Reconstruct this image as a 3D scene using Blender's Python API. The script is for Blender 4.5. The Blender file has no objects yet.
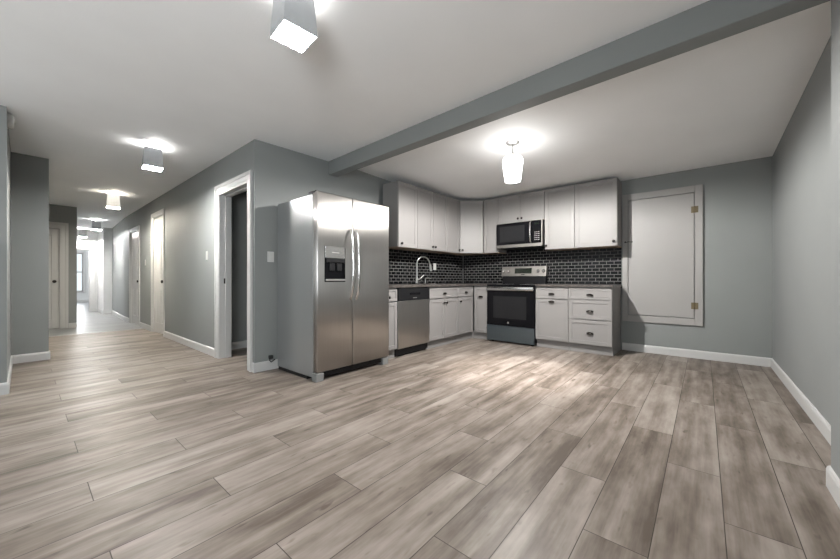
import bpy, bmesh, math, random
from mathutils import Vector, Matrix
random.seed(7)
C = bpy.context.scene.collection
S = bpy.context.scene
PI = math.pi

# ------------------------------------------------------------------ camera
cam = bpy.data.cameras.new('camera'); camo = bpy.data.objects.new('camera', cam); C.objects.link(camo)
cam.sensor_width = 36.0; cam.lens = 14.4; cam.clip_start = 0.02; cam.clip_end = 200
camo.location = (0, 0, 1.03)
camo.rotation_euler = (PI/2, 0, -math.atan2(0.7640, 0.6455))
S.camera = camo

# ------------------------------------------------------------------ light
W = bpy.data.worlds.new('daylight'); S.world = W; W.use_nodes = True
bg = W.node_tree.nodes['Background']
bg.inputs[0].default_value = (0.86, 0.93, 1.0, 1); bg.inputs[1].default_value = 0.7
S.view_settings.view_transform = 'Standard'
S.view_settings.look = 'None'
S.view_settings.exposure = 0.95
S.view_settings.gamma = 1.0
S.view_settings.use_curve_mapping = False
S.cycles.use_denoising = True
S.cycles.max_bounces = 10
S.cycles.diffuse_bounces = 6
S.cycles.sample_clamp_indirect = 6.0
S.cycles.caustics_reflective = False
S.cycles.caustics_refractive = False

def area(name, loc, direction, sx, sy, power, col=(1, 1, 1)):
    l = bpy.data.lights.new(name, 'AREA'); l.shape = 'RECTANGLE'; l.size = sx; l.size_y = sy
    l.energy = power; l.color = col
    o = bpy.data.objects.new(name, l); C.objects.link(o); o.location = loc
    o.rotation_euler = Vector(direction).to_track_quat('-Z', 'Y').to_euler()
    return o
# fill light at added, unseen rear windows, plus daylight at the far hall window
REAR_X = -2.6
area('rear_fill_light', (REAR_X+0.05, 0.85, 1.45), (1, 0, -0.75), 1.5, 1.5, 4, (0.95, 0.975, 1.0))
area('rear_fill_light', (REAR_X+0.05, 3.25, 1.45), (1, 0, -0.75), 1.5, 1.5, 4, (0.95, 0.975, 1.0))
area('left_fill_light', (-1.35, 4.74, 1.45), (0.6, -1, 0.25), 1.2, 1.5, 5, (0.95, 0.975, 1.0))  # unseen fill added to brighten the right wall
area('right_window_daylight', (-1.25, -0.43, 1.45), (0.45, 1, 0.2), 1.2, 1.5, 56, (0.93, 0.97, 1.0))
area('hall_window_daylight', (1.40, 21.6, 1.35), (0, -1, 0), 0.8, 1.7, 18, (0.95, 0.98, 1.0))
area('far_room_fill_light', (-0.93, 18.5, 1.5), (1, 0, -0.1), 1.8, 1.7, 60, (0.96, 0.98, 1.0))  # unseen fill added to brighten the far room
area('hall_side_fill_light', (-0.6, 12.3, 1.5), (1, 0, 0), 0.9, 1.7, 12, (0.96, 0.98, 1.0))  # added fill lamp for the hall walls, no window behind it
sun = bpy.data.lights.new('sun', 'SUN'); sun.energy = 7; sun.angle = 0.01; sun.color = (1, 0.98, 0.96)
suno = bpy.data.objects.new('sun', sun); C.objects.link(suno); suno.location = (-6, 2, 6)
suno.rotation_euler = Vector((0.62, 0.10, -0.78)).to_track_quat('-Z', 'Y').to_euler()
PENDANT_W, FIX_STRENGTH, FIX_UP_W = 560.0, 390.0, 5.0

# ------------------------------------------------------------------ materials
def nm(name):
    m = bpy.data.materials.new(name); m.use_nodes = True
    nt = m.node_tree; return m, nt, nt.nodes['Principled BSDF']
def N(nt, t, **kw):
    n = nt.nodes.new(t)
    for k, v in kw.items(): setattr(n, k, v)
    return n
def L(nt, a, b): nt.links.new(a, b)
def math_n(nt, op, a, b=None, c=None):
    n = N(nt, 'ShaderNodeMath', operation=op)
    for i, v in enumerate((a, b, c)):
        if v is None: continue
        if isinstance(v, (int, float)): n.inputs[i].default_value = v
        else: L(nt, v, n.inputs[i])
    return n.outputs[0]
def bump(nt, b, h, strength, dist=0.002):
    n = N(nt, 'ShaderNodeBump'); n.inputs['Strength'].default_value = strength; n.inputs['Distance'].default_value = dist
    L(nt, h, n.inputs['Height']); L(nt, n.outputs[0], b.inputs['Normal'])
def ramp(nt, fac, stops):
    r = N(nt, 'ShaderNodeValToRGB'); L(nt, fac, r.inputs[0])
    e = r.color_ramp.elements
    while len(e) < len(stops): e.new(0.5)
    for i, (p, c) in enumerate(stops):
        e[i].position = p; e[i].color = (*c, 1)
    return r.outputs[0]
def noise(nt, vec, scale, detail=3, rough=0.5):
    n = N(nt, 'ShaderNodeTexNoise'); n.inputs['Scale'].default_value = scale
    n.inputs['Detail'].default_value = detail; n.inputs['Roughness'].default_value = rough
    if vec is not None: L(nt, vec, n.inputs['Vector'])
    return n.outputs[0]
def objco(nt): return N(nt, 'ShaderNodeTexCoord').outputs['Object']
def mapping(nt, vec, scale):
    m = N(nt, 'ShaderNodeMapping'); m.inputs['Scale'].default_value = scale; L(nt, vec, m.inputs[0]); return m.outputs[0]

def paint(name, col, rough=0.55, var=0.04, bs=0.08, scale=60):
    m, nt, b = nm(name); co = objco(nt)
    n = noise(nt, co, 1.7, 4)
    c = ramp(nt, n, [(0.3, tuple(x*(1-var) for x in col)), (0.7, tuple(min(1, x*(1+var)) for x in col))])
    L(nt, c, b.inputs['Base Color']); b.inputs['Roughness'].default_value = rough
    bump(nt, b, noise(nt, co, scale, 3), bs, 0.003)
    return m
def plain(name, col, rough=0.4, metal=0.0, coat=0.0, spec=0.5):
    m, nt, b = nm(name); co = objco(nt)
    n = noise(nt, co, 25, 2)
    L(nt, ramp(nt, n, [(0.2, tuple(x*0.96 for x in col)), (0.8, tuple(min(1, x*1.04) for x in col))]), b.inputs['Base Color'])
    b.inputs['Roughness'].default_value = rough; b.inputs['Metallic'].default_value = metal
    b.inputs['Coat Weight'].default_value = coat; b.inputs['Specular IOR Level'].default_value = spec
    return m
def steel(name, col, rough, aniso=0.95):
    m, nt, b = nm(name); co = mapping(nt, objco(nt), (300, 300, 3))
    n = noise(nt, co, 1.0, 3)
    L(nt, ramp(nt, n, [(0.25, tuple(x*0.95 for x in col)), (0.75, tuple(min(1, x*1.04) for x in col))]), b.inputs['Base Color'])
    b.inputs['Metallic'].default_value = 1.0; b.inputs['Roughness'].default_value = rough
    b.inputs['Anisotropic'].default_value = aniso
    t = N(nt, 'ShaderNodeTangent', direction_type='UV_MAP'); t.uv_map = 'brushed'
    L(nt, t.outputs[0], b.inputs['Tangent'])
    return m
def emit(name, col, strength):
    m, nt, b = nm(name)
    b.inputs['Base Color'].default_value = (0.9, 0.9, 0.9, 1)
    b.inputs['Emission Color'].default_value = (*col, 1); b.inputs['Emission Strength'].default_value = strength
    return m

M = {}
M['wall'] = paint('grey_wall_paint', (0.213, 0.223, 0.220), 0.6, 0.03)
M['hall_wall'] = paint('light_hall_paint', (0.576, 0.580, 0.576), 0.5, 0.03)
M['ceiling'] = paint('ceiling_paint', (0.90, 0.905, 0.91), 0.7, 0.02, 0.15, 90)
M['trim'] = paint('white_trim_paint', (0.480, 0.478, 0.472), 0.4, 0.015, 0.03)
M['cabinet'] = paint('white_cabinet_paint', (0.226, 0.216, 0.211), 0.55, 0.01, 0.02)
M['wood_edge'] = paint('bare_cabinet_wood', (0.33, 0.25, 0.19), 0.6, 0.15)
M['hatch'] = paint('hatch_paint', (0.285, 0.274, 0.266), 0.45, 0.03, 0.15, 30)
M['black'] = plain('black_plastic', (0.009, 0.009, 0.010), 0.4, 0.0, 0.0, 0.25)
M['glass_black'] = plain('black_glass', (0.006, 0.006, 0.007), 0.10, 0.0, 0.0, 0.12)
M['glass_dark'] = plain('dark_oven_window', (0.016, 0.016, 0.017), 0.14, 0.0, 0.0, 0.16)
M['bronze'] = plain('dark_bronze', (0.018, 0.015, 0.013), 0.35, 0.8)
M['brass'] = plain('aged_brass', (0.13, 0.10, 0.055), 0.5, 0.4)
M['chrome'] = plain('chrome', (0.46, 0.46, 0.45), 0.28, 1.0)
M['nickel'] = plain('brushed_nickel', (0.42, 0.41, 0.40), 0.4, 0.9)
M['plate'] = plain('white_plastic', (0.540, 0.540, 0.525), 0.35)
M['steel'] = steel('stainless_steel', (0.437, 0.420, 0.400), 0.33)
M['steel_v'] = steel('blue_filmed_steel', (0.187, 0.230, 0.264), 0.4)
M['dull_steel'] = plain('dull_steel_trim', (0.270, 0.257, 0.241), 0.5, 1.0)
M['steel_bar'] = plain('polished_steel', (0.66, 0.65, 0.64), 0.2, 1.0)
M['fridge_side'] = None
m, nt, b = nm('textured_grey_enamel'); co = objco(nt)
b.inputs['Base Color'].default_value = (0.30, 0.31, 0.31, 1); b.inputs['Metallic'].default_value = 0.55; b.inputs['Roughness'].default_value = 0.3
bump(nt, b, noise(nt, co, 85, 2), 0.35, 0.003); M['fridge_side'] = m
M['shade'] = plain('grey_lamp_shade', (0.391, 0.399, 0.408), 0.42, 0.35)
M['shade_warm'] = emit('glowing_cream_shade', (1.0, 0.92, 0.78), 0.26)
M['diffuser'] = emit('lit_diffuser', (1.0, 0.985, 0.96), FIX_STRENGTH)
M['diffuser_near'] = emit('lit_diffuser_near', (1.0, 0.985, 0.96), FIX_STRENGTH*.2)
M['diffuser_warm'] = emit('lit_warm_diffuser', (1.0, 0.93, 0.80), FIX_STRENGTH)
M['display'] = plain('green_black_display', (0.010, 0.014, 0.010), 0.15)
M['rubber'] = plain('black_rubber', (0.02, 0.02, 0.02), 0.6)

def counter_mat():
    m, nt, b = nm('grey_brown_laminate'); co = objco(nt)
    n = noise(nt, co, 22, 6, 0.7)
    L(nt, ramp(nt, n, [(0.3, (0.035, 0.030, 0.027)), (0.5, (0.070, 0.062, 0.057)), (0.7, (0.125, 0.114, 0.106))]), b.inputs['Base Color'])
    b.inputs['Roughness'].default_value = 0.3; return m
M['counter'] = counter_mat()

def tile_mat():
    m, nt, b = nm('black_brick_tile'); co = objco(nt)
    s = N(nt, 'ShaderNodeSeparateXYZ'); L(nt, co, s.inputs[0])
    cb = N(nt, 'ShaderNodeCombineXYZ')
    L(nt, math_n(nt, 'ADD', s.outputs[0], s.outputs[1]), cb.inputs[0]); L(nt, s.outputs[2], cb.inputs[1])
    br = N(nt, 'ShaderNodeTexBrick'); L(nt, cb.outputs[0], br.inputs['Vector'])
    br.inputs['Scale'].default_value = 1.0; br.inputs['Brick Width'].default_value = 0.1; br.inputs['Row Height'].default_value = 0.0502
    br.inputs['Mortar Size'].default_value = 0.0032; br.inputs['Mortar Smooth'].default_value = 0.1
    br.inputs['Color1'].default_value = (0.004, 0.004, 0.005, 1); br.inputs['Color2'].default_value = (0.012, 0.012, 0.013, 1)
    br.inputs['Mortar'].default_value = (0.18, 0.175, 0.17, 1)
    L(nt, br.outputs['Color'], b.inputs['Base Color'])
    r = N(nt, 'ShaderNodeMapRange'); L(nt, br.outputs['Fac'], r.inputs[0]); r.inputs[3].default_value = 0.2; r.inputs[4].default_value = 0.8; b.inputs['Specular IOR Level'].default_value = 0.12
    L(nt, r.outputs[0], b.inputs['Roughness'])
    bump(nt, b, math_n(nt, 'SUBTRACT', 1.0, br.outputs['Fac']), 0.5, 0.002)
    return m
M['tile'] = tile_mat()

def floor_mat(name, tones, rough, seam_dark):
    """planks along X, 0.2235 wide, 1.28 long, end joints stepping by a third per row"""
    m, nt, b = nm(name); co = objco(nt)
    s = N(nt, 'ShaderNodeSeparateXYZ'); L(nt, co, s.inputs[0])
    X, Y = s.outputs[0], s.outputs[1]
    r = math_n(nt, 'DIVIDE', math_n(nt, 'ADD', Y, 0.289), 0.2235)
    row = math_n(nt, 'FLOOR', r); fy = math_n(nt, 'SUBTRACT', r, row)
    step = math_n(nt, 'MULTIPLY', math_n(nt, 'FLOORED_MODULO', row, 3.0), 0.427)
    q = math_n(nt, 'DIVIDE', math_n(nt, 'SUBTRACT', math_n(nt, 'SUBTRACT', X, 0.64), step), 1.28)
    colm = math_n(nt, 'FLOOR', q); fx = math_n(nt, 'SUBTRACT', q, colm)
    idv = N(nt, 'ShaderNodeCombineXYZ'); L(nt, row, idv.inputs[0]); L(nt, colm, idv.inputs[1])
    wn = N(nt, 'ShaderNodeTexWhiteNoise', noise_dimensions='3D'); L(nt, idv.outputs[0], wn.inputs['Vector'])
    rnd = wn.outputs['Value']
    # grain coordinates: shifted per plank, long in X
    gx = math_n(nt, 'ADD', X, math_n(nt, 'MULTIPLY', rnd, 37.0))
    gy = math_n(nt, 'ADD', Y, math_n(nt, 'MULTIPLY', rnd, 11.0))
    def gv(sx, sy):
        c = N(nt, 'ShaderNodeCombineXYZ')
        L(nt, math_n(nt, 'MULTIPLY', gx, sx), c.inputs[0]); L(nt, math_n(nt, 'MULTIPLY', gy, sy), c.inputs[1]); return c.outputs[0]
    cloud = noise(nt, gv(2.2, 7.0), 1.0, 4, 0.6)
    band = noise(nt, gv(0.8, 12.0), 1.0, 4, 0.6)
    grain = noise(nt, gv(3.0, 80.0), 1.0, 4, 0.65)
    knot = noise(nt, gv(7.0, 20.0), 1.0, 2, 0.5)
    v = math_n(nt, 'ADD', math_n(nt, 'MULTIPLY', cloud, 0.72), math_n(nt, 'MULTIPLY', band, 0.68))
    v = math_n(nt, 'ADD', v, math_n(nt, 'MULTIPLY', grain, 0.13))
    v = math_n(nt, 'ADD', v, math_n(nt, 'MULTIPLY', rnd, 0.18))
    kd = N(nt, 'ShaderNodeMapRange'); L(nt, knot, kd.inputs[0]); kd.inputs[1].default_value = 0.66; kd.inputs[2].default_value = 0.8
    v = math_n(nt, 'SUBTRACT', math_n(nt, 'SUBTRACT', v, 0.04), math_n(nt, 'MULTIPLY', kd.outputs[0], 0.22))
    c = ramp(nt, math_n(nt, 'MULTIPLY', v, 0.8), [(0.49, tones[0]), (0.61, tones[1]), (0.72, tones[2]), (0.86, tones[3])])
    # seams
    ey = math_n(nt, 'MULTIPLY', math_n(nt, 'MINIMUM', fy, math_n(nt, 'SUBTRACT', 1.0, fy)), 0.2235)
    ex = math_n(nt, 'MULTIPLY', math_n(nt, 'MINIMUM', fx, math_n(nt, 'SUBTRACT', 1.0, fx)), 1.28)
    e = math_n(nt, 'MINIMUM', ex, ey)
    sm = N(nt, 'ShaderNodeMapRange'); L(nt, e, sm.inputs[0]); sm.inputs[1].default_value = 0.0007; sm.inputs[2].default_value = 0.0025
    mx = N(nt, 'ShaderNodeMix', data_type='RGBA'); L(nt, sm.outputs[0], mx.inputs[0])
    mx.inputs[6].default_value = (*seam_dark, 1); L(nt, c, mx.inputs[7])
    L(nt, mx.outputs[2], b.inputs['Base Color'])
    rr = N(nt, 'ShaderNodeMapRange'); L(nt, grain, rr.inputs[0]); rr.inputs[3].default_value = rough-0.07; rr.inputs[4].default_value = rough+0.07
    L(nt, rr.outputs[0], b.inputs['Roughness']); b.inputs['Specular IOR Level'].default_value = 0.1
    hgt = math_n(nt, 'ADD', math_n(nt, 'MULTIPLY', sm.outputs[0], 1.0), math_n(nt, 'MULTIPLY', grain, 0.25))
    bump(nt, b, hgt, 0.25, 0.0015)
    return m
M['floor'] = floor_mat('grey_brown_plank_floor', [(0.092, 0.074, 0.060), (0.158, 0.131, 0.110), (0.226, 0.194, 0.169), (0.300, 0.264, 0.234)], 0.40, (0.033, 0.026, 0.021))
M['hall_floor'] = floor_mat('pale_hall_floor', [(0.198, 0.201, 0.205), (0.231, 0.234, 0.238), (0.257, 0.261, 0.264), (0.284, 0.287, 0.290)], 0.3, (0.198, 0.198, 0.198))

def globe_mat():
    m, nt, b = nm('lit_frosted_globe'); nt.nodes.remove(b)
    out = nt.nodes['Material Output']
    e = N(nt, 'ShaderNodeEmission'); e.inputs[0].default_value = (1, 0.985, 0.955, 1); e.inputs[1].default_value = 12.0
    t = N(nt, 'ShaderNodeBsdfTransparent'); t.inputs[0].default_value = (1, 1, 1, 1)
    mx = N(nt, 'ShaderNodeMixShader'); mx.inputs[0].default_value = 0.5
    L(nt, t.outputs[0], mx.inputs[1]); L(nt, e.outputs[0], mx.inputs[2]); L(nt, mx.outputs[0], out.inputs[0])
    return m
M['globe'] = globe_mat()
def pane_mat():
    m, nt, b = nm('window_glass'); nt.nodes.remove(b); out = nt.nodes['Material Output']
    t = N(nt, 'ShaderNodeBsdfTransparent'); t.inputs[0].default_value = (.96, .98, .97, 1)
    g = N(nt, 'ShaderNodeBsdfGlossy'); g.inputs['Roughness'].default_value = 0.02
    mx = N(nt, 'ShaderNodeMixShader'); mx.inputs[0].default_value = 0.06
    L(nt, t.outputs[0], mx.inputs[1]); L(nt, g.outputs[0], mx.inputs[2]); L(nt, mx.outputs[0], out.inputs[0])
    return m
M['pane'] = pane_mat()

# ------------------------------------------------------------------ helpers
class F:
    """a facing: origin (x,y), a runs to the viewer's right, d comes out towards the room"""
    def __init__(s, o, r, n): s.o, s.r, s.n = Vector((*o, 0)), Vector((*r, 0)).normalized(), Vector((*n, 0)).normalized()
    def p(s, a, d, z): return s.o + s.r*a + s.n*d + Vector((0, 0, z))
XY = F((0, 0), (1, 0), (0, 1))            # plain world axes: a = x, d = y

class MB:
    def __init__(s): s.bm = bmesh.new()
    def hexa(s, P, bev=0.0, seg=1):
        v = [s.bm.verts.new(p) for p in P]
        fs = [s.bm.faces.new([v[i] for i in q]) for q in ((0, 1, 2, 3), (7, 6, 5, 4), (0, 4, 5, 1), (1, 5, 6, 2), (2, 6, 7, 3), (3, 7, 4, 0))]
        if bev > 0:
            ed = list({e for f in fs for e in f.edges})
            bmesh.ops.bevel(s.bm, geom=ed, offset=bev, segments=seg, profile=0.5, affect='EDGES', clamp_overlap=True)
        return s
    def box(s, a0, a1, d0, d1, z0, z1, f=XY, bev=0.0, seg=1):
        return s.hexa([f.p(a0, d0, z0), f.p(a1, d0, z0), f.p(a1, d1, z0), f.p(a0, d1, z0),
                       f.p(a0, d0, z1), f.p(a1, d0, z1), f.p(a1, d1, z1), f.p(a0, d1, z1)], bev, seg)
    def prism(s, poly, z0, z1, bev=0.0):
        b = [s.bm.verts.new((x, y, z0)) for x, y in poly]; t = [s.bm.verts.new((x, y, z1)) for x, y in poly]
        n = len(poly); fs = [s.bm.faces.new(b[::-1]), s.bm.faces.new(t)]
        for i in range(n): fs.append(s.bm.faces.new((b[i], b[(i+1) % n], t[(i+1) % n], t[i])))
        if bev: bmesh.ops.bevel(s.bm, geom=list({e for f in fs for e in f.edges}), offset=bev, segments=1, affect='EDGES')
        return s
    def profile(s, f, pts, a0, a1):
        """(d,z) outline swept from a0 to a1 along the facing"""
        A = [s.bm.verts.new(f.p(a0, d, z)) for d, z in pts]; B = [s.bm.verts.new(f.p(a1, d, z)) for d, z in pts]
        n = len(pts); s.bm.faces.new(A[::-1]); s.bm.faces.new(B)
        for i in range(n): s.bm.faces.new((A[i], A[(i+1) % n], B[(i+1) % n], B[i]))
        return s
    def poly3(s, pts): s.bm.faces.new([s.bm.verts.new(p) for p in pts]); return s
    def lathe(s, c, prof, axis=(0, 0, 1), seg=28):
        q = Vector(axis).to_track_quat('Z', 'Y').to_matrix(); c = Vector(c)
        rings = []
        for r, z in prof:
            if r < 1e-6: rings.append([s.bm.verts.new(c + q @ Vector((0, 0, z)))])
            else: rings.append([s.bm.verts.new(c + q @ Vector((r*math.cos(2*PI*k/seg), r*math.sin(2*PI*k/seg), z))) for k in range(seg)])
        for A, B in zip(rings, rings[1:]):
            for k in range(seg):
                k2 = (k+1) % seg
                if len(A) == 1 and len(B) == 1: continue
                if len(A) == 1: s.bm.faces.new((A[0], B[k2], B[k]))
                elif len(B) == 1: s.bm.faces.new((A[k], A[k2], B[0]))
                else: s.bm.faces.new((A[k], A[k2], B[k2], B[k]))
        return s
    def tube(s, pts, rad, seg=12):
        pts = [Vector(p) for p in pts]; n = len(pts)
        R = rad if isinstance(rad, (list, tuple)) else [rad]*n
        rings = []; ref = None
        for i, p in enumerate(pts):
            t = (pts[min(i+1, n-1)] - pts[max(i-1, 0)]).normalized()
            if ref is None: ref = t.orthogonal().normalized()
            ref = (ref - t*ref.dot(t)).normalized(); bn = t.cross(ref)
            rings.append([s.bm.verts.new(p + (ref*math.cos(2*PI*k/seg) + bn*math.sin(2*PI*k/seg))*R[i]) for k in range(seg)])
        for A, B in zip(rings, rings[1:]):
            for k in range(seg): s.bm.faces.new((A[k], A[(k+1) % seg], B[(k+1) % seg], B[k]))
        s.bm.faces.new(rings[0][::-1]); s.bm.faces.new(rings[-1])
        return s
    def build(s, name, mat, parent=None, smooth=None):
        """world-space geometry; stored relative to the thing it belongs to"""
        root = parent
        while root is not None and root.parent is not None: root = root.parent
        bmesh.ops.recalc_face_normals(s.bm, faces=s.bm.faces)
        if root is not None:
            s.bm.transform(Matrix.Translation(-Vector(root.location)))
        me = bpy.data.meshes.new(name); s.bm.to_mesh(me); s.bm.free()
        me.materials.append(mat)
        if mat.name.endswith('steel') and mat.name.startswith(('stain', 'blue')):
            uv = me.uv_layers.new(name='brushed')
            for lp in me.loops:
                c = me.vertices[lp.vertex_index].co; uv.data[lp.index].uv = (c.x + c.y*0.83, c.z)
        if smooth is not None:
            for p in me.polygons: p.use_smooth = True
            me.set_sharp_from_angle(angle=math.radians(smooth))
        o = bpy.data.objects.new(name, me); C.objects.link(o)
        if parent is not None: o.parent = parent
        return o

def thing(name, label, cat, loc, group=None):
    o = bpy.data.objects.new(name, None); C.objects.link(o); o.location = loc; o.empty_display_size = 0.1
    o['label'] = label; o['category'] = cat
    if group: o['group'] = group
    return o
def tag(o, label, cat, group=None):
    o['label'] = label; o['category'] = cat
    if group: o['group'] = group
    return o
def struct(o, label=None):
    o['kind'] = 'structure'
    if label: o['label'] = label
    return o
def copy_tree(o, parent=None):
    c = o.copy(); C.objects.link(c)
    if parent is not None: c.parent = parent
    for ch in list(o.children): copy_tree(ch, c)
    return c

# ------------------------------------------------------------------ dimensions
H = 2.585                                  # ceiling of the front room and hall
def HK(x): return 2.60 - (x-2.8)*0.12/2.89 # kitchen ceiling drops slightly to the back wall
BX, RY = 5.69, -0.615                      # back wall, right wall
def KY(x): return 3.80 - (x-1.66)*0.115/4.03   # wall behind the refrigerator and sink
HX = 1.66                                  # hallway wall with the doors
TOP = 2.75

# ------------------------------------------------------------------ shell
fl = MB().poly3([(-2.75, -0.8, 0), (5.85, -0.8, 0), (5.85, 9.0, 0), (-2.75, 9.0, 0)])
struct(fl.build('floor', M['floor']))
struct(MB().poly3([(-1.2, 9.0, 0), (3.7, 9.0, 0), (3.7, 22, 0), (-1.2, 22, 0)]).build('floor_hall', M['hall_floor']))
struct(MB().box(0.2, 1.66, 8.975, 9.02, 0, 0.006, bev=0.002).build('trim_threshold', M['nickel']))
ce = MB()
ce.hexa([(-2.75, -0.8, H), (2.68, -0.8, H), (2.68, 22, H), (-2.75, 22, H), (-2.75, -0.8, TOP), (2.68, -0.8, TOP), (2.68, 22, TOP), (-2.75, 22, TOP)])
ce.hexa([(2.68, -0.8, HK(2.68)), (5.85, -0.8, HK(5.85)), (5.85, 3.95, HK(5.85)), (2.68, 3.95, HK(2.68)), (2.68, -0.8, TOP), (5.85, -0.8, TOP), (5.85, 3.95, TOP), (2.68, 3.95, TOP)])
ce.box(2.68, 3.75, 3.95, 22, H, TOP)
struct(ce.build('ceiling', M['ceiling']))

struct(MB().box(BX, BX+0.15, -0.75, 3.95, 0, TOP).build('wall_back', M['wall']))
struct(MB().prism([(2.58, RY), (BX, RY), (BX, -0.8), (-0.6, -0.8), (-0.6, -0.48), (2.58, -0.48)], 0, TOP).box(-2.75, -1.9, -0.8, -0.48, 0, TOP).box(-1.9, -0.6, -0.8, -0.48, 0, 0.65).box(-1.9, -0.6, -0.8, -0.48, 2.25, TOP).build('wall_right', M['wall']))
struct(MB().prism([(HX, KY(HX)), (BX, KY(BX)), (BX, 3.93), (HX+0.13, 3.93), (HX+0.13, 3.95), (HX, 3.95)], 0, TOP).build('wall_kitchen', M['wall']))
# hallway wall: door openings 1 (cased, no door), 2 and 3
hw = MB(); x0, x1 = HX, HX+0.13
OP = [(3.95, 4.83, 2.15), (7.49, 8.29, 2.25), (9.47, 10.39, 2.15)]
ys = [3.95] + [v for o in OP for v in o[:2]]
hw.box(x0, x1, 4.83, 7.49, 0, TOP).box(x0, x1, 8.29, 9.47, 0, TOP)
hw.prism([(x0, 10.39), (x0, 11.2), (1.76, 13.7), (1.90, 13.7), (x1, 11.2), (x1, 10.39)], 0, TOP)
for a, b_, t in OP: hw.box(x0, x1, a, b_, t, TOP)
struct(hw.build('wall_hall', M['wall']))
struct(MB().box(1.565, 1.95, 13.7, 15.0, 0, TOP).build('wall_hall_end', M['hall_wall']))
# rooms behind the hallway wall
struct(MB().box(HX+0.13, 3.6, 5.31, 5.41, 0, TOP).build('wall_side_room', M['wall']))
struct(MB().box(3.6, 3.75, 3.93, 15, 0, TOP).build('wall_outer', M['wall']))
struct(MB().box(1.95, 3.6, 13.7, 13.8, 0, TOP).build('wall_bath_end', M['wall']))
# left side
struct(MB().prism([(-0.7, 4.79), (-0.09, 4.79), (-0.09, 6.45), (0.22, 6.45), (0.22, 6.57), (-0.21, 6.57), (-0.21, 4.91), (-0.7, 4.91)], 0, TOP).box(-2.75, -2.0, 4.79, 4.91, 0, TOP).box(-2.0, -0.7, 4.79, 4.91, 0, 0.65).box(-2.0, -0.7, 4.79, 4.91, 2.25, TOP).build('wall_left', M['wall']))
struct(MB().box(-0.62, -0.5, 6.57, 10.42, 0, TOP).box(-0.5, -0.21, 6.45, 6.57, 0, TOP).build('wall_alcove', M['wall']))
wd = MB().box(-0.5, -0.29, 10.3, 10.42, 0, TOP).box(0.52, 0.757, 10.3, 10.42, 0, TOP).box(-0.29, 0.52, 10.3, 10.42, 2.11, TOP)
struct(wd.build('wall_door_end', M['wall']))
wl = MB().box(0.637, 0.757, 10.42, 11.6, 0, TOP).box(0.637, 0.757, 13.0, 15.0, 0, TOP).box(0.637, 0.757, 11.6, 13.0, 2.1, TOP)
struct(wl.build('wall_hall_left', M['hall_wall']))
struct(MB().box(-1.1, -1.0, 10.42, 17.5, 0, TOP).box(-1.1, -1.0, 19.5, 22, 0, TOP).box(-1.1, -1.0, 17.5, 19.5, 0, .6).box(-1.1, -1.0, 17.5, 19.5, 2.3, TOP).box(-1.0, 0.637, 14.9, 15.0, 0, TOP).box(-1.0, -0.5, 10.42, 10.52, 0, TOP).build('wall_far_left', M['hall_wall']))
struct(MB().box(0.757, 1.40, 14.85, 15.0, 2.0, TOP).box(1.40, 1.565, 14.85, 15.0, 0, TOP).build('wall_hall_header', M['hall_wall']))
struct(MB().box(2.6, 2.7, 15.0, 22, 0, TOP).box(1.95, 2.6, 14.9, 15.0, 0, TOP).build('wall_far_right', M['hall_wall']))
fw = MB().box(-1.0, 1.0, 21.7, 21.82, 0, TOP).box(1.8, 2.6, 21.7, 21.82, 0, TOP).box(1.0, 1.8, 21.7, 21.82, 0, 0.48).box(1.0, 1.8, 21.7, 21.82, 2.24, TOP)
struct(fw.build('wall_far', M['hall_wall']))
rw = MB()
for a, b_ in ((-0.48, 0.05), (1.65, 2.45), (4.05, 4.79)): rw.box(REAR_X-0.15, REAR_X, a, b_, 0, TOP)
for a, b_ in ((0.05, 1.65), (2.45, 4.05)): rw.box(REAR_X-0.15, REAR_X, a, b_, 0, 0.65).box(REAR_X-0.15, REAR_X, a, b_, 2.25, TOP)
struct(rw.build('wall_rear', M['wall']))
# windows
def window(n, f, a0, a1, z0, z1, rail):
    fr = MB()
    for q in ((a0-.08, a0, z0-.08, z1+.08), (a1, a1+.08, z0-.08, z1+.08)): fr.box(q[0], q[1], 0, .025, q[2], q[3], f, .004)
    fr.box(a0, a1, 0, .025, z1, z1+.08, f, .004).box(a0-.1, a1+.1, 0, .06, z0-.04, z0, f, .006)
    o = struct(fr.build('window_%d' % n, M['trim']))
    s = MB()
    for q in ((a0, a0+.04, z0, z1), (a1-.04, a1, z0, z1), (a0, a1, z0, z0+.05), (a0, a1, z1-.05, z1), (a0, a1, rail-.025, rail+.025)):
        s.box(q[0], q[1], -.09, -.05, q[2], q[3], f)
    s.build('sash', M['nickel'], o)
    MB().box(a0, a1, -.072, -.068, z0, z1, f).build('pane', M['pane'], o)
window(1, F((0, 21.7), (1, 0), (0, -1)), 1.0, 1.8, 0.48, 2.24, 1.37)
window(6, F((-1.0, 0), (0, 1), (1, 0)), 17.5, 19.5, 0.6, 2.3, 1.45)  # unseen side window added as an opening for the far room fill
RF = F((REAR_X, 0), (0, 1), (1, 0))
window(2, RF, 0.05, 1.65, 0.65, 2.25, 1.45)  # unseen rear window, added to give the fill light an opening
window(3, RF, 2.45, 4.05, 0.65, 2.25, 1.45)  # second unseen rear window, added for the same fill
window(4, F((0, 4.79), (1, 0), (0, -1)), -2.0, -0.7, 0.65, 2.25, 1.45)  # unseen window added to go with the left fill lamp
window(5, F((0, -0.48), (-1, 0), (0, 1)), 0.6, 1.9, 0.65, 2.25, 1.45)

# ceiling beam, slightly out of square
Bz = 2.41
struct(MB().hexa([(2.605, 3.80, Bz), (2.455, -0.48, Bz), (2.585, -0.48, Bz), (2.735, 3.80, Bz),
                  (2.605, 3.80, H+.02), (2.455, -0.48, H+.02), (2.585, -0.48, H+.02), (2.735, 3.80, H+.02)], 0.004).build('trim_beam', M['wall']))
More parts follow.
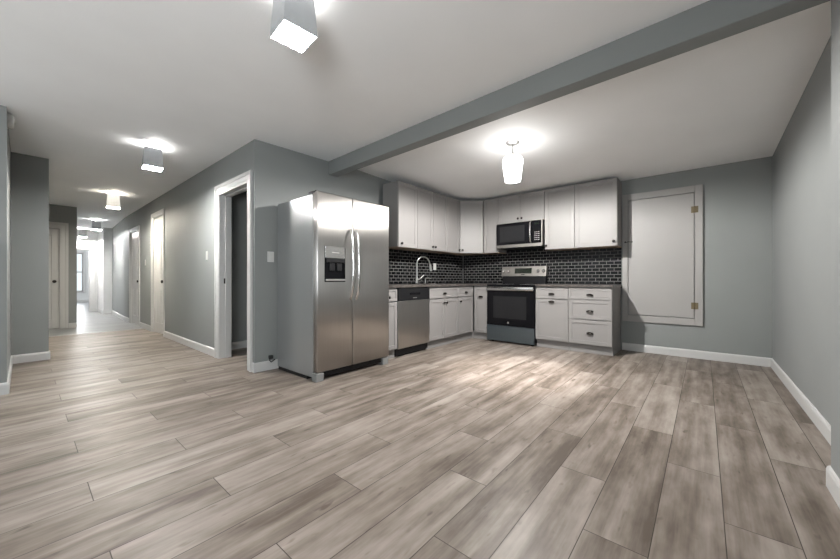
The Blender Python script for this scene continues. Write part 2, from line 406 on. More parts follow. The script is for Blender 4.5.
# short ceiling soffit between beam and kitchen ceiling
# baseboards
BP = [(0, 0), (.014, 0), (.014, .085), (.009, .1), (0, .105)]
def baseboard(side, segs):
    mb = MB()
    for f, a0, a1 in segs: mb.profile(f, BP, a0, a1)
    struct(mb.build('baseboard_'+side, M['trim']))
baseboard('back', [(F((BX, 0), (0, -1), (-1, 0)), -0.915, -RY)])
baseboard('right', [(F((0, RY), (-1, 0), (0, 1)), -BX+.014, -2.58), (F((2.58, 0), (0, -1), (1, 0)), .48, .60), (F((0, -0.48), (-1, 0), (0, 1)), -2.594, 2.6)])
kf = F((HX, KY(HX)), (4.03, -0.115), (-0.115, -4.03))
baseboard('kitchen', [(kf, -0.014, 1.35)])
hf = F((HX, 0), (0, -1), (-1, 0))
baseboard('hall', [(hf, -3.862, -3.80), (hf, -7.42, -4.93), (hf, -9.40, -8.36), (hf, -11.2, -10.46), (F((HX, 11.2), (-.10, -2.5), (-2.5, .10)), -2.49, 0)])
baseboard('left', [(F((0, 4.79), (1, 0), (0, -1)), -2.6, -.076), (F((-.09, 0), (0, -1), (1, 0)), -6.436, -4.79), (F((0, 6.45), (1, 0), (0, -1)), -.09, .234), (F((.22, 0), (0, -1), (1, 0)), -6.57, -6.45)])
baseboard('door_end', [(F((0, 10.3), (1, 0), (0, -1)), .635, .757)])
baseboard('side_room', [(F((0, 5.31), (1, 0), (0, -1)), 1.79, 3.6)])
baseboard('hall_end', [(F((1.565, 0), (0, -1), (-1, 0)), -14.85, -13.69), (F((0, 21.7), (1, 0), (0, -1)), -1.0, 2.6)])

# ------------------------------------------------------------------ door casings and doors of the setting
def casing(name, f, a0, a1, top, w, th, depth, stop=True):
    """flat casing with an inner step around an opening a0..a1, plus the jamb lining"""
    mb = MB()
    mb.box(a0-w, a0, 0, th, 0, top, f, .002).box(a1, a1+w, 0, th, 0, top, f, .002).box(a0-w, a1+w, 0, th, top, top+w, f, .002)
    e = w*.4
    mb.box(a0-w, a0-w+e, th-.001, th*1.5, 0, top+w-e, f, .003).box(a1+w-e, a1+w, th-.001, th*1.5, 0, top+w-e, f, .003).box(a0-w, a1+w, th-.001, th*1.5, top+w-e, top+w, f, .003)
    mb.box(a0-.002, a0+.02, -depth, th*.6, 0, top, f, .002).box(a1-.02, a1+.002, -depth, th*.6, 0, top, f, .002).box(a0, a1, -depth, th*.6, top-.02, top+.002, f, .002)
    if stop: mb.box(a0+.02, a0+.032, -depth*.72, -depth*.45, 0, top-.02, f).box(a1-.032, a1-.02, -depth*.72, -depth*.45, 0, top-.02, f).box(a0+.02, a1-.02, -depth*.72, -depth*.45, top-.032, top-.02, f)
    return struct(mb.build(name, M['trim']))
t1 = casing('trim_1', hf, -4.83, -3.95, 2.15, .10, .018, .14)
MB().box(-4.812, -4.806, -.085, -.045, .975, 1.045, hf, .001).build('strike_plate', M['bronze'], t1)
casing('trim_2', hf, -8.29, -7.49, 2.25, .065, .014, .14, False)
casing('trim_3', hf, -10.39, -9.47, 2.15, .065, .014, .14, False)
df = F((0, 10.3), (1, 0), (0, -1))
casing('trim_4', df, -.29, .52, 2.11, .11, .02, .12)
casing('trim_5', F((0, 14.85), (1, 0), (0, -1)), .757, 1.40, 2.0, .12, .018, .15)
def panel_door(name, f, w, h, knob_a, side):
    """slab from a=0..w, face at d=0, with two tall panels above and two below"""
    mb = MB(); st = .11
    mb.box(0, w, -.038, -.008, .008, h, f)
    mb.box(0, st, -.012, 0, .008, h, f, .003).box(w-st, w, -.012, 0, .008, h, f, .003).box(w/2-.05, w/2+.05, -.012, 0, .008, h, f, .003)
    for z0, z1 in ((.008, .20), (.82, 1.02), (h-.13, h)): mb.box(st, w-st, -.012, 0, z0, z1, f, .003)
    o = struct(mb.build(name, M['trim']))
    k = MB().lathe(f.p(knob_a, 0, .99), [(0, 0), (.032, 0), (.032, .008), (.011, .012), (.011, .035), (.026, .042), (.030, .055), (.024, .066), (0, .069)], f.n)
    k.build('door_knob', M['bronze'], o, 40)
    return o
def hinged(y_far, x_in, deg, w):
    a = math.radians(deg)
    r = Vector((math.sin(a), -math.cos(a)))         # from the far hinge towards the latch, swinging into the room
    return F((x_in, y_far), r, (-math.cos(a), -math.sin(a)))
panel_door('door_2', hinged(8.268, HX+.012, 2.5, .75), .745, 2.22, .68, 1)
panel_door('door_3', hinged(10.368, HX+.012, 2, .87), .865, 2.12, .79, 1)
panel_door('door_4', F((-.268, 10.335), (1, 0), (0, -1)), .766, 2.08, .70, 1)

# ------------------------------------------------------------------ tiled splash back
BS = F((BX, 0), (0, -1), (-1, 0)); LS = kf
tb = MB().box(-3.68, -0.925, 0, .010, .90, 1.56, BS).build('trim_backsplash', M['tile']); struct(tb)
struct(MB().box(1.35, 4.02, 0, .010, .90, 1.56, LS).build('trim_backsplash_sink', M['tile']))
struct(MB().box(BX-.022, BX-.011, 3.662, 3.673, .91, 1.52).build('trim_tile_edge', M['nickel']))

# ------------------------------------------------------------------ cabinet making
def front(mb, f, a0, a1, z0, z1, d, st=.055, rec=.007):
    """shaker front: four rails around a recessed panel, face at depth d"""
    g = .0035; a0 += g; a1 -= g; z0 += g; z1 -= g; t = .019
    mb.box(a0, a0+st, d-t, d, z0, z1, f, .0015).box(a1-st, a1, d-t, d, z0, z1, f, .0015)
    mb.box(a0+st, a1-st, d-t, d, z1-st, z1, f, .0015).box(a0+st, a1-st, d-t, d, z0, z0+st, f, .0015)
    mb.box(a0+st-.001, a1-st+.001, d-t, d-rec, z0+st-.001, z1-st+.001, f)
def knob(f, a, z, d, parent):
    MB().lathe(f.p(a, d, z), [(0, 0), (.009, 0), (.008, .012), (.017, .017), (.019, .025), (.014, .032), (0, .034)], f.n, 16).build('knob', M['bronze'], parent, 45)
def cup(f, a, z, d, parent):
    mb = MB(); n = 12
    # quarter-round hood open underneath, with a flat flange
    prev = None
    for i in range(n+1):
        t = -1 + 2*i/n; w = .043*t; hgt = math.sqrt(max(0.02, 1-t*t)); ring = []
        for k in range(7):
            ph = PI/2*k/6
            ring.append(mb.bm.verts.new(f.p(a+w, d+.026*hgt*math.cos(ph), z-.012+.028*hgt*math.sin(ph))))
        if prev:
            for k in range(6): mb.bm.faces.new((prev[k], prev[k+1], ring[k+1], ring[k]))
        prev = ring
    for k in range(9):
        t0, t1 = -1+2*k/9, -1+2*(k+1)/9
        q = .017*math.sqrt(max(.05, 1-((t0+t1)/2)**2))
        mb.box(a+.044*t0, a+.044*t1, d, d+.003, z-q*.7, z+q, f)
    mb.build('cup_pull', M['bronze'], parent, 50)
def carcass(mb, f, a0, a1, d0, d1, z0, z1):
    mb.box(a0, a1, d0, d1, z0, z1, f, .001)
CABG = 'white shaker base cabinets'; UPG = 'white shaker wall cabinets'

# base cabinets: left run faces -y, back run faces -x
LB = F((0, 3.06), (1, 0), (0, -1))
BB = F((5.06, 0), (0, -1), (-1, 0))
ZD0, ZD1, ZT0, ZT1 = .125, .737, .745, .908
def base_cab(name, label, f, a0, a1, depth, fronts, toe=(0, 0), side=None):
    c = f.p((a0+a1)/2, -depth/2, 0)
    t = thing(name, label, 'cabinet', (c.x, c.y, 0), CABG)
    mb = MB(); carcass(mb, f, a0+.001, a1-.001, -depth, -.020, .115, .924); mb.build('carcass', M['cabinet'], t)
    MB().box(a0+.001+toe[0], a1-(.02 if side else .001)-toe[1], -depth, -.055, .0, .115, f, .001).build('toe_kick', M['cabinet'], t)
    for kind, b0, b1, z0, z1, pulls in fronts:
        m_ = MB(); front(m_, f, b0, b1, z0, z1, 0, .030 if z1-z0 < .2 else .05)
        o = m_.build(kind, M['cabinet'], t)
        for pk, pa, pz in pulls: (knob if pk == 'k' else cup)(f, pa, pz, -.0, o)
    if side: MB().box(a1-.019, a1-.001, -depth, -.055, 0, .115, f).build('end_panel', M['cabinet'], t)
    return t
base_cab('base_cabinet', 'narrow white base cabinet partly hidden between the refrigerator and the dishwasher', LB, 2.93, 3.165, .60,
         [('drawer', 2.93, 3.165, ZT0, ZT1, [('k', 3.00, .80)]), ('door', 2.93, 3.165, ZD0, ZD1, [])])
base_cab('base_cabinet', 'white double-door sink base cabinet right of the dishwasher', LB, 3.835, 4.60, .60,
         [('drawer_front', 3.835, 4.60, ZT0, ZT1, [('c', 4.22, .815)]), ('door', 3.835, 4.2175, ZD0, ZD1, [('k', 4.185, .672)]), ('door', 4.2175, 4.60, ZD0, ZD1, [('k', 4.25, .672)])])
base_cab('base_cabinet', 'narrow white base cabinet with one drawer and one door in the inside corner', LB, 4.60, 5.07, .58,
         [('drawer', 4.60, 5.055, ZT0, ZT1, [('c', 4.83, .815)]), ('door', 4.60, 5.055, ZD0, ZD1, [('k', 4.645, .672)])], toe=(0, -.044))
base_cab('base_cabinet', 'narrow white corner base cabinet with a single tall door left of the range', BB, -3.05, -2.79, .60,
         [('door', -3.045, -2.79, ZD0, ZT1, [('c', -2.917, .735)])], toe=(-.12, 0))
base_cab('base_cabinet', 'white base cabinet with a drawer over a pull-out door right of the range', BB, -1.968, -1.488, .60,
         [('drawer', -1.968, -1.488, ZT0, ZT1, [('c', -1.728, .815)]), ('pull_out_door', -1.968, -1.488, ZD0, ZD1, [('c', -1.728, .700)])])
base_cab('base_cabinet', 'white three-drawer base cabinet at the right end of the run beside the wall hatch', BB, -1.488, -.93, .60,
         [('drawer', -1.488, -.93, .752, ZT1, [('c', -1.205, .815)]), ('drawer', -1.488, -.93, .474, .748, [('c', -1.205, .59)]), ('drawer', -1.488, -.93, ZD0, .470, [('c', -1.205, .285)])], side=True)

# worktops
wt = MB(); z0, z1 = .925, .957
def ky(x): return KY(x) - .011
sx0, sx1, sy0, sy1 = 3.90, 4.52, 3.13, 3.50      # sink cut-out
wt.prism([(2.93, 3.035), (sx0, 3.035), (sx0, ky(sx0)), (2.93, ky(2.93))], z0, z1)
wt.prism([(sx0, 3.035), (sx1, 3.035), (sx1, sy0), (sx0, sy0)], z0, z1)
wt.prism([(sx0, sy1), (sx1, sy1), (sx1, ky(sx1)), (sx0, ky(sx0))], z0, z1)
wt.prism([(sx1, 3.035), (5.035, 3.035), (5.035, 2.792), (BX-.011, 2.792), (BX-.011, ky(BX)), (sx1, ky(sx1))], z0, z1)
tag(wt.build('worktop', M['counter']), 'grey-brown laminate worktop running around the corner over the sink cabinets', 'worktop', 'laminate kitchen worktops')
tag(MB().box(-1.966, -.918, -.619, .025, z0, z1, BB, .003).build('worktop', M['counter']), 'short grey-brown laminate worktop right of the range', 'worktop', 'laminate kitchen worktops')
sk = MB()
zr = .957
for q in ((sx0-.02, sx1+.02, sy0-.02, sy0+.015), (sx0-.02, sx1+.02, sy1-.015, sy1+.02), (sx0-.02, sx0+.015, sy0, sy1), (sx1-.015, sx1+.02, sy0, sy1)): sk.box(q[0], q[1], q[2], q[3], zr, zr+.005, bev=.002)
tag(sk.build('kitchen_sink', M['steel_bar']), 'stainless steel sink rim set in the worktop below the faucet', 'sink')
# faucet
fx, fy = 4.137, 3.56
fa = thing('faucet', 'chrome gooseneck pull-down faucet standing behind the sink', 'faucet', (fx, fy, .957))
MB().lathe((fx, fy, .957), [(0, 0), (.028, 0), (.028, .006), (.019, .012), (.017, .09), (.014, .10), (0, .10)]).build('faucet_base', M['chrome'], fa, 40)
pts = [(fx, fy, .965), (fx, fy, 1.20)]; R = .118; dx, dy = .93, -.37
for k in range(1, 15):
    a = PI*k/14*0.93; q = R*(1-math.cos(a)); pts.append((fx+dx*q, fy+dy*q, 1.285 + R*math.sin(a)))
pts.insert(2, (fx, fy, 1.285))
e = Vector(pts[-1]); pts.append(tuple(e + Vector((dx*.01, dy*.01, -.03))))
MB().tube(pts, .0105).build('spout', M['chrome'], fa, 60)
e = Vector(pts[-1]); MB().tube([e, e+Vector((dx*.006, dy*.006, -.02)), e+Vector((dx*.02, dy*.02, -.11))], [.012, .016, .019]).build('spray_head', M['chrome'], fa, 40)
MB().tube([(fx+.012, fy-.004, 1.03), (fx+.05, fy-.02, 1.04), (fx+.12, fy-.05, 1.105)], [.012, .009, .006]).build('handle', M['chrome'], fa, 60)
sd = thing('soap_dispenser', 'small chrome soap dispenser with a bent spout right of the faucet', 'dispenser', (4.35, 3.56, .957))
MB().lathe((4.35, 3.56, .957), [(0, 0), (.022, 0), (.022, .005), (.011, .01), (.010, .06), (0, .062)]).build('pump_base', M['chrome'], sd, 40)
MB().tube([(4.35, 3.56, 1.015), (4.35, 3.56, 1.04), (4.358, 3.553, 1.052), (4.40, 3.535, 1.055), (4.45, 3.515, 1.048)], [.008, .009, .009, .008, .006]).build('spout', M['chrome'], sd, 60)

# ------------------------------------------------------------------ wall cabinets
UZ0, UZ1 = 1.497, 2.455
LU = F((0, 3.35), (1, 0), (0, -1)); BU = F((5.34, 0), (0, -1), (-1, 0))
def wall_cab(label, f, a0, a1, depth, z0, z1, doors, extra=None, sh=.0):
    c = f.p((a0+a1)/2, -depth/2, z0)
    t = thing('wall_cabinet', label, 'cabinet', (c.x, c.y, z0), UPG)
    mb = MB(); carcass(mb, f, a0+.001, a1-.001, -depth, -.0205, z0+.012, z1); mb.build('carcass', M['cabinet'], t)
    MB().box(a0+.001, a1-.001, -depth, -.0205, z0, z0+.012, f).build('bottom_panel', M['wood_edge'], t)
    for b0, b1, kn in doors:
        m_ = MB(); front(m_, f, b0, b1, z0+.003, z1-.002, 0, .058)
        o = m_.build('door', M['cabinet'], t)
        if kn: knob(f, kn[0], kn[1], 0, o)
    return t
wc = wall_cab('white single-door wall cabinet nearest the refrigerator, first of the left run', LU, 3.485, 3.91, .325, UZ0, UZ1, [(3.485, 3.91, (3.545, 1.557))])
for z in (1.53, 1.995): MB().box(3.466, 3.484, -.327, -.225, z, z+.02, LU, .001).build('shelf_ledge', M['wood_edge'], wc)
wall_cab('white double-door wall cabinet above the sink and faucet', LU, 3.91, 4.70, .315, UZ0, UZ1, [(3.91, 4.305, (4.27, 1.557)), (4.305, 4.70, (4.34, 1.557))])
wall_cab('narrow white wall cabinet between the sink cabinet and the diagonal corner cabinet', LU, 4.70, 5.075, .305, UZ0, UZ1, [(4.70, 5.075, (5.04, 1.557))])
# diagonal corner
P0, P1 = Vector((5.08, 3.352)), Vector((5.342, 3.03))
DF = F(P0, P1-P0, (-(P1-P0).y*-1*-1, 0)); rr_ = (P1-P0).normalized()
DF = F(P0, rr_, (rr_.y, -rr_.x)); wdt = (P1-P0).length
dc = thing('wall_cabinet', 'white wall cabinet set diagonally across the kitchen corner', 'cabinet', (5.4, 3.4, UZ0), UPG)
q0, q1 = DF.p(.002, -.0205, 0), DF.p(wdt-.002, -.0205, 0)
cp = [(q0.x, q0.y), (q1.x, q1.y), (5.665, 3.03), (5.665, 3.665), (5.08, 3.665)]
MB().prism(cp, UZ0+.012, UZ1).build('carcass', M['cabinet'], dc); MB().prism(cp, UZ0, UZ0+.012).build('bottom_panel', M['wood_edge'], dc)
m_ = MB(); front(m_, DF, .004, wdt-.004, UZ0+.003, UZ1-.002, 0, .058); o = m_.build('door', M['cabinet'], dc); knob(DF, .045, 1.557, 0, o)
wall_cab('narrow white wall cabinet between the corner cabinet and the microwave', BU, -3.025, -2.735, .335, UZ0, UZ1, [(-3.02, -2.735, None)])
wall_cab('short white double-door wall cabinet above the microwave', BU, -2.733, -1.932, .335, 1.985, UZ1, [(-2.733, -2.333, (-2.365, 2.045)), (-2.333, -1.932, (-2.30, 2.045))])
wall_cab('white single-door wall cabinet immediately right of the microwave', BU, -1.930, -1.48, .335, UZ0, UZ1, [(-1.930, -1.48, (-1.897, 1.562))])
wall_cab('wide white wall cabinet at the right end above the three-drawer base', BU, -1.48, -.92, .335, UZ0, UZ1, [(-1.48, -.92, (-.962, 1.567))])

# ------------------------------------------------------------------ microwave
mw = thing('microwave', 'stainless steel over-the-range microwave with black glass door', 'microwave', (5.48, 2.33, 1.555))
MF = F((5.27, 0), (0, -1), (-1, 0)); A0, A1 = -2.728, -1.938; Z0, Z1 = 1.56, 1.98
MB().box(A0, A1, -.40, -.025, Z0, Z1, MF, .003).build('housing', M['black'], mw)
MB().box(A0+.05, A1-.05, -.38, -.05, Z0-.012, Z0, MF, .003).build('vent_grille', M['black'], mw)
d_ = MB().box(A0, A1-.165, -.024, 0, Z0+.055, Z1-.008, MF, .005, 2).build('door', M['glass_black'], mw)
MB().box(A0+.06, A0+.50, 0, .0015, Z0+.10, Z1-.06, MF).build('window', M['glass_dark'], d_)
MB().box(A1-.163, A1-.018, -.024, 0, Z0+.055, Z1-.008, MF, .004).build('control_panel', M['glass_black'], mw)
hb = MB().tube([MF.p(A1-.185, 0, Z0+.065), MF.p(A1-.185, .03, Z0+.09), MF.p(A1-.185, .043, Z0+.22), MF.p(A1-.185, .03, Z1-.045), MF.p(A1-.185, 0, Z1-.02)], [.012, .014, .015, .014, .012]); hb.build('handle', M['steel_bar'], d_, 60)
fr = MB().box(A0, A1, -.024, .003, Z0, Z0+.053, MF, .003).box(A0, A1, -.024, .002, Z1-.008, Z1, MF, .001).box(A1-.016, A1, -.024, .002, Z0+.053, Z1-.008, MF, .001)
fr.build('steel_trim', M['dull_steel'], mw)
cpm = [o for o in mw.children if o.name.startswith('control_panel')][0]
for i in range(5):
    for k in range(3): MB().box(A1-.125+k*.03, A1-.108+k*.03, 0, .001, Z0+.10+i*.03, Z0+.112+i*.03, MF).build('button', M['nickel'], cpm)
MB().box(A1-.13, A1-.05, 0, .001, Z1-.07, Z1-.045, MF).build('display', M['display'], cpm)

# ------------------------------------------------------------------ range
rg = thing('range', 'freestanding electric range with black glass oven door and steel drawer', 'range', (5.36, 2.38, 0))
RFc = F((5.03, 0), (0, -1), (-1, 0)); a0, a1 = -2.783, -1.978
MB().box(a0+.004, a1-.004, -.60, -.045, .03, .918, RFc, .002).build('body', M['black'], rg)
MB().box(a0, a1, -.605, .005, .919, .949, RFc, .004).build('cooktop', M['glass_black'], rg)
for i, (ba, bd, br_) in enumerate(((-2.57, -.15, .10), (-2.18, -.15, .08), (-2.57, -.42, .08), (-2.18, -.42, .10))):
    MB().lathe(RFc.p(ba, bd, .949), [(br_-.004, 0), (br_-.004, .0008), (br_, .0008), (br_, 0)], seg=32).build('burner', M['nickel'], rg)
dr = MB().box(a0+.004, a1-.004, -.044, 0, .285, .914, RFc, .006, 2).build('oven_door', M['glass_black'], rg)
MB().box(a0+.12, a1-.12, 0, .0015, .40, .76, RFc).build('window', M['glass_dark'], dr)
hb = MB().box(a0+.006, a1-.006, .0, .022, .850, .912, RFc, .008, 2); hb.build('handle', M['steel_bar'], dr, 30)
MB().lathe(RFc.p(-2.40, 0, .335), [(0, 0), (.016, 0), (.016, .002), (.013, .003), (0, .003)], RFc.n, 20).build('badge', M['nickel'], dr)
MB().box(a0+.004, a1-.004, -.044, -.002, .028, .278, RFc, .005, 2).build('drawer', M['steel_v'], rg)
for s_ in (a0+.06, a1-.06):
    MB().lathe(RFc.p(s_, -.10, 0), [(0, 0), (.02, 0), (.02, .01), (.012, .012), (.012, .032), (0, .032)]).build('foot', M['black'], rg)
bgp = MB().profile(RFc, [(-.61, .949), (-.545, .949), (-.545, 1.09), (-.61, 1.09)], a0+.02, a1-.02)
bk = bgp.build('backguard', M['black'], rg)
SF = lambda t: (-.525 - .030*t, 1.088 + .165*t)      # sloped steel fascia
MB().profile(RFc, [(-.61, 1.085), SF(0), SF(1), (-.61, 1.258)], a0+.005, a1-.005).build('control_fascia', M['dull_steel'], bk)
def on_slope(mb, b0, b1, t0, t1, th):
    n = Vector((.165, .030)).normalized()
    P = []
    for off in (0, th):
        for (a, t) in ((b0, t0), (b1, t0), (b1, t1), (b0, t1)):
            d, z = SF(t); P.append(RFc.p(a, d+n.x*off, z+n.y*off))
    return mb.hexa(P)
on_slope(MB(), -2.53, -2.23, .28, .82, .003).build('display', M['display'], bk)
on_slope(MB(), -2.41, -2.35, .12, .20, .002).build('badge', M['black'], bk)
for ka in (-2.735, -2.645, -2.115, -2.025):
    d, z = SF(.5); nv = RFc.n*.165 + Vector((0, 0, .030)); nv.normalize()
    MB().lathe(RFc.p(ka, d, z), [(0, 0), (.030, 0), (.027, .006), (.024, .024), (.020, .028), (0, .028)], nv, 24).build('knob', M['steel_bar'], bk, 40)

# ------------------------------------------------------------------ dishwasher
dwt = thing('dishwasher', 'stainless steel dishwasher with black control strip between white base cabinets', 'dishwasher', (3.5, 3.35, 0))
b0, b1 = 3.17, 3.83
MB().box(b0, b1, -.58, -.03, .03, .922, LB, .002).build('tub', M['black'], dwt)
dd = MB().box(b0+.003, b1-.003, -.029, .008, .115, .745, LB, .006, 2).build('door', M['steel'], dwt)
cpn = MB().box(b0+.003, b1-.003, -.029, .012, .748, .915, LB, .005, 2).build('control_panel', M['black'], dwt)
MB().box(b0+.22, b1-.22, .012, .02, .82, .85, LB, .006).build('handle_pocket', M['glass_black'], cpn)
MB().box(b0+.29, b1-.29, .012, .013, .775, .785, LB).build('badge', M['nickel'], cpn)
MB().box(b0+.003, b1-.003, -.10, -.07, 0, .112, LB, .001).build('toe_plate', M['black'], dwt)

# ------------------------------------------------------------------ refrigerator
rf = thing('refrigerator', 'tall stainless steel side-by-side refrigerator with grey sides and ice dispenser', 'refrigerator', (2.39, 3.36, 0))
FF = F((0, 2.935), (1, 0), (0, -1)); r0, r1, gp = 1.89, 2.89, 2.331
MB().box(r0+.005, r1-.005, -.815, -.085, .035, 1.895, FF, .006, 2).build('cabinet', M['fridge_side'], rf)
fd = MB().box(r0, gp-.004, -.075, 0, .095, 1.918, FF, .012, 3).build('freezer_door', M['steel'], rf, 40)
rd = MB().box(gp+.004, r1, -.075, 0, .095, 1.918, FF, .012, 3).build('refrigerator_door', M['steel'], rf, 40)
for nm_, a_, o_ in (('l', r0+.012, fd), ('r', r1-.012, rd)):
    pass
MB().box(r0+.012, r1-.012, -.086, -.074, .10, 1.90, FF).build('gasket', M['rubber'], rf)
# dispenser: dark recess frame, nozzle housing, tray and control panel
dp = MB()
dp.box(1.975, 1.983, .0, .006, 1.005, 1.37, FF, .001).box(2.222, 2.230, .0, .006, 1.005, 1.37, FF, .001).box(1.975, 2.230, .0, .006, 1.005, 1.016, FF, .001)
dp.box(1.983, 2.222, .0, .002, 1.016, 1.25, FF)
do = dp.build('dispenser', M['glass_black'], fd)
MB().box(1.978, 2.227, .0, .008, 1.250, 1.372, FF, .003).build('dispenser_panel', M['steel_bar'], do)
MB().box(2.06, 2.15, .008, .009, 1.305, 1.312, FF).build('badge', M['nickel'], do)
MB().box(1.99, 2.215, .002, .02, 1.205, 1.247, FF, .004).build('nozzle_housing', M['black'], do)
MB().box(2.03, 2.09, .002, .016, 1.12, 1.20, FF, .004).box(2.12, 2.18, .002, .016, 1.12, 1.20, FF, .004).build('paddles', M['black'], do)
MB().box(1.985, 2.22, .002, .022, 1.016, 1.035, FF, .003).build('drip_tray', M['nickel'], do)
for a_, o_ in ((gp-.042, fd), (gp+.036, rd)):
    pts = []; n = 16
    for k in range(n+1):
        t = k/n; z = .815 + .755*t
        pts.append(FF.p(a_, .012 + .058*math.sin(PI*t)**.6, z))
    MB().tube(pts, [.013+.003*math.sin(PI*k/n) for k in range(n+1)], 14).build('handle', M['steel_bar'], o_, 60)
MB().box(r0+.09, r1-.09, -.10, -.045, .03, .088, FF, .003).build('toe_grille', M['black'], rf)
for a_ in (r0+.045, r1-.045):
    MB().box(a_-.045, a_+.045, -.10, -.012, 0, .085, FF, .006).build('foot', M['fridge_side'], rf)
for a_ in (r0+.05, r1-.05):
    MB().box(a_-.05, a_+.05, -.16, -.03, 1.895, 1.925, FF, .005).build('hinge_cover', M['black'], rf)
MB().box(r0+.012, r1-.012, -.80, -.20, 0, .034, FF).build('base_frame', M['black'], rf)

# ------------------------------------------------------------------ wall hatch
ht = thing('wall_hatch', 'white painted wall hatch with brass hinges right of the kitchen cabinets', 'hatch', (BX-.01, .46, .42))
HF = F((BX, 0), (0, -1), (-1, 0))
fr = MB().box(-.912, -.842, 0, .026, .425, 2.262, HF, .003).box(-.090, -.008, 0, .026, .425, 2.262, HF, .003).box(-.842, -.090, 0, .026, 2.172, 2.262, HF, .003).box(-.842, -.090, 0, .026, .425, .518, HF, .003)
fr.build('frame', M['hatch'], ht)
dl = MB().box(-.835, -.097, 0, .021, .525, 2.165, HF, .003).build('door', M['hatch'], ht)
for z in (1.945, .685):
    hg = MB().box(-.128, -.094, .022, .0245, z-.042, z+.042, HF, .001).box(-.090, -.055, .026, .0285, z-.042, z+.042, HF, .001)
    hg.tube([HF.p(-.092, .028, z-.044), HF.p(-.092, .028, z+.044)], .005, 10)
    hg.build('hinge', M['brass'], ht)
lt = MB().tube([HF.p(-.875, .03, 1.572), HF.p(-.855, .034, 1.568), HF.p(-.835, .032, 1.576), HF.p(-.80, .030, 1.570), HF.p(-.785, .026, 1.572)], .0045, 8)
lt.lathe(HF.p(-.875, .026, 1.572), [(0, 0), (.012, 0), (.010, .006), (0, .007)], HF.n, 14).lathe(HF.p(-.79, .022, 1.572), [(0, 0), (.009, 0), (.007, .006), (0, .007)], HF.n, 14)
lt.build('hook_latch', M['bronze'], ht)

# ------------------------------------------------------------------ ceiling lights
def shade_light(loc, rot, label, dm, col, far=True):
    t = thing('ceiling_light', label, 'light', (loc[0], loc[1], H), 'square ceiling lights in a row')
    cx, cy = loc
    MB().lathe((cx, cy, H), [(0, 0), (.062, 0), (.062, -.012), (.055, -.020), (0, -.020)], seg=32).build('canopy', M['plate'], t, 40)
    MB().lathe((cx, cy, H-.020), [(0, 0), (.014, 0), (.014, -.055), (0, -.055)], seg=16).build('stem', M['plate'], t, 40)
    zt, zb, ht_, hb_ = H-.055, 2.312, .076, .090
    mb = MB(); ca, sa = math.cos(rot), math.sin(rot)
    def pt(u, v, z): return (cx+u*ca-v*sa, cy+u*sa+v*ca, z)
    rings = []
    for h_, z in ((hb_, zb), (ht_, zt), (ht_-.004, zt), (hb_-.004, zb)):
        rings.append([mb.bm.verts.new(pt(a*h_, b*h_, z)) for a, b in ((-1, -1), (1, -1), (1, 1), (-1, 1))])
    for A, B in zip(rings, rings[1:]+rings[:1]):
        for k in range(4): mb.bm.faces.new((A[k], A[(k+1) % 4], B[(k+1) % 4], B[k]))
    mb.build('lamp_shade', M['shade_warm'] if dm is M['diffuser_warm'] else M['shade'], t)
    # bracket across the shade's top
    br = MB(); hh = ht_-.004
    P = [pt(-hh, -.008, zt-.012), pt(hh, -.008, zt-.012), pt(hh, .008, zt-.012), pt(-hh, .008, zt-.012)]
    br.hexa(P + [(x, y, z+.004) for x, y, z in P]).build('bracket', M['plate'], t)
    df_ = MB(); s_ = hb_-.0055
    P = [pt(-s_, -s_, zb+.004), pt(s_, -s_, zb+.004), pt(s_, s_, zb+.004), pt(-s_, s_, zb+.004)]
    df_.hexa(P + [(x, y, z+.004) for x, y, z in P]).build('diffuser', dm, t)
    l = bpy.data.lights.new('bulb_light', 'POINT'); l.energy = FIX_UP_W if far else FIX_UP_W*.6; l.shadow_soft_size = .02; l.color = col
    lo = bpy.data.objects.new('bulb_light', l); C.objects.link(lo); lo.parent = t; lo.location = (.035, .035, -.075)
    return t
wht = (1, .985, .95)
shade_light((.928, 1.66), -.09, 'square grey ceiling light nearest the camera, cut by the top of the picture', M['diffuser_near'], wht, False)
shade_light((.97, 4.86), -.09, 'square grey ceiling light in front of the first doorway, second from the camera', M['diffuser'], wht)
shade_light((1.05, 8.07), -.06, 'warm-toned square ceiling light at the mouth of the hall, third from the camera', M['diffuser_warm'], (1, .9, .75))
shade_light((1.235, 12.0), -.04, 'square grey ceiling light inside the far hall, fourth from the camera', M['diffuser'], wht)
shade_light((1.18, 14.35), -.04, 'farthest square grey ceiling light at the hall end', M['diffuser'], wht)

# pendant
px, py = 3.556, 1.641; hk = HK(px)
pl = thing('pendant_lamp', 'white glass pendant lamp hanging from the kitchen ceiling', 'lamp', (px, py, hk))
MB().lathe((px, py, hk+.004), [(0, 0), (.075, 0), (.075, -.012), (.06, -.022), (.02, -.028), (0, -.028)], seg=36).build('canopy', M['nickel'], pl, 40)
MB().tube([(px, py, hk-.02), (px, py, 2.435)], .006, 10).build('rod', M['nickel'], pl, 60)
MB().lathe((px, py, 2.418), [(0, -.018), (.052, -.018), (.052, -.012), (.026, 0), (.026, .022), (.012, .034), (0, .034)], seg=24).build('socket_cap', M['nickel'], pl, 40)  # real cap, its lower disc widened to block upward light
gz = 2.132
MB().lathe((px, py, gz), [(.084, 0), (.090, .05), (.099, .12), (.107, .18), (.111, .22), (.106, .248), (.092, .268), (.066, .280), (.026, .285)], seg=40).build('globe', M['globe'], pl, 60)
l = bpy.data.lights.new('pendant_bulb', 'SPOT'); l.spot_size = PI; l.spot_blend = 0.29; l.energy = PENDANT_W; l.shadow_soft_size = .025; l.color = (1, .98, .95)
lo = bpy.data.objects.new('pendant_bulb', l); C.objects.link(lo); lo.parent = pl; lo.location = (0, 0, 2.392-hk)

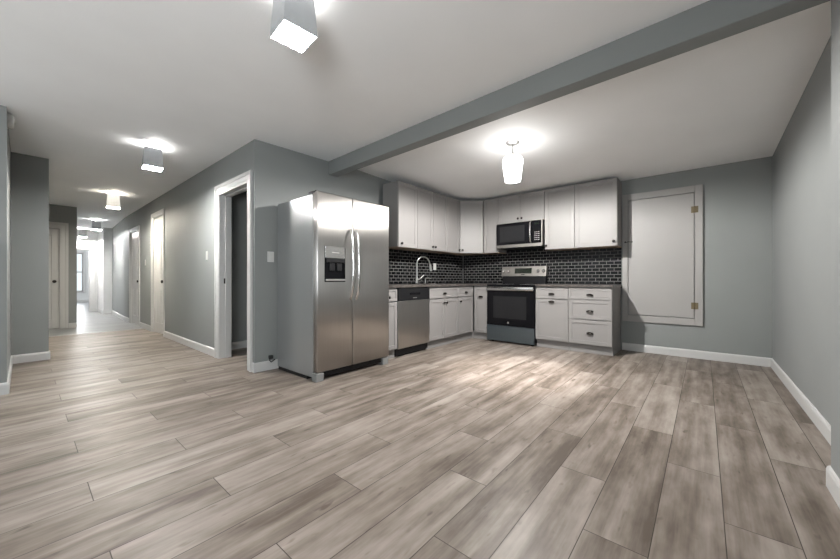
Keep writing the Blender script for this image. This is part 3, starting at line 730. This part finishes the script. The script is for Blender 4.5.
# ------------------------------------------------------------------ small wall fittings
def switch_plate(f, a, z, label, nsw=1):
    p_ = f.p(a, 0, z); t = thing('light_switch', label, 'switch', p_, 'white wall switch plates')
    w = .036*nsw + .002
    MB().box(a-w, a+w, 0, .006, z-.06, z+.06, f, .003, 2).build('cover_plate', M['plate'], t)
    for k in range(nsw):
        q = a + (k-(nsw-1)/2)*.046
        MB().box(q-.016, q+.016, .006, .010, z-.033, z+.033, f, .002).build('rocker', M['plate'], t)
    return t
switch_plate(hf, -5.279, 1.365, 'white switch plate on the hallway wall left of the first doorway')
switch_plate(kf, 1.837-HX, 1.29, 'white switch plate on the wall left of the refrigerator', 1)
switch_plate(hf, -8.90, 1.385, 'white switch plate between the two hallway doors')
ot = thing('wall_outlet', 'white outlet plate on the black tile right of the faucet', 'outlet', kf.p(4.79-HX, .010, 1.26))
oa = 4.79-HX
MB().box(oa-.037, oa+.037, .010, .016, 1.20, 1.32, kf, .003, 2).build('cover_plate', M['plate'], ot)
for z in (1.235, 1.285): MB().box(oa-.016, oa+.016, .016, .019, z-.014, z+.014, kf, .003).build('socket', M['plate'], ot)
# smoke alarm on the receding left wall
sm = thing('smoke_alarm', 'white round smoke alarm high on the left wall corner', 'alarm', (-.09, 4.98, 2.51))
MB().lathe((-.09, 4.98, 2.515), [(0, 0), (.07, 0), (.07, .022), (.062, .036), (.045, .042), (0, .044)], (1, 0, 0), 36).build('case', M['plate'], sm, 40)
MB().lathe((-.047, 4.98, 2.515), [(0, 0), (.022, 0), (.020, .004), (0, .005)], (1, 0, 0), 20).build('test_button', M['nickel'], sm, 40)
# plug and cord by the refrigerator
pg = thing('power_plug', 'black power plug on the wall at the back of the refrigerator', 'plug', kf.p(.165, 0, .14))
MB().box(.150, .195, 0, .035, .125, .165, kf, .006, 2).build('plug_body', M['rubber'], pg)
MB().tube([kf.p(.165, .025, .135), kf.p(.15, .035, .115), kf.p(.17, .03, .09), kf.p(.22, .02, .112)], .006, 8).build('cord', M['rubber'], pg, 60)
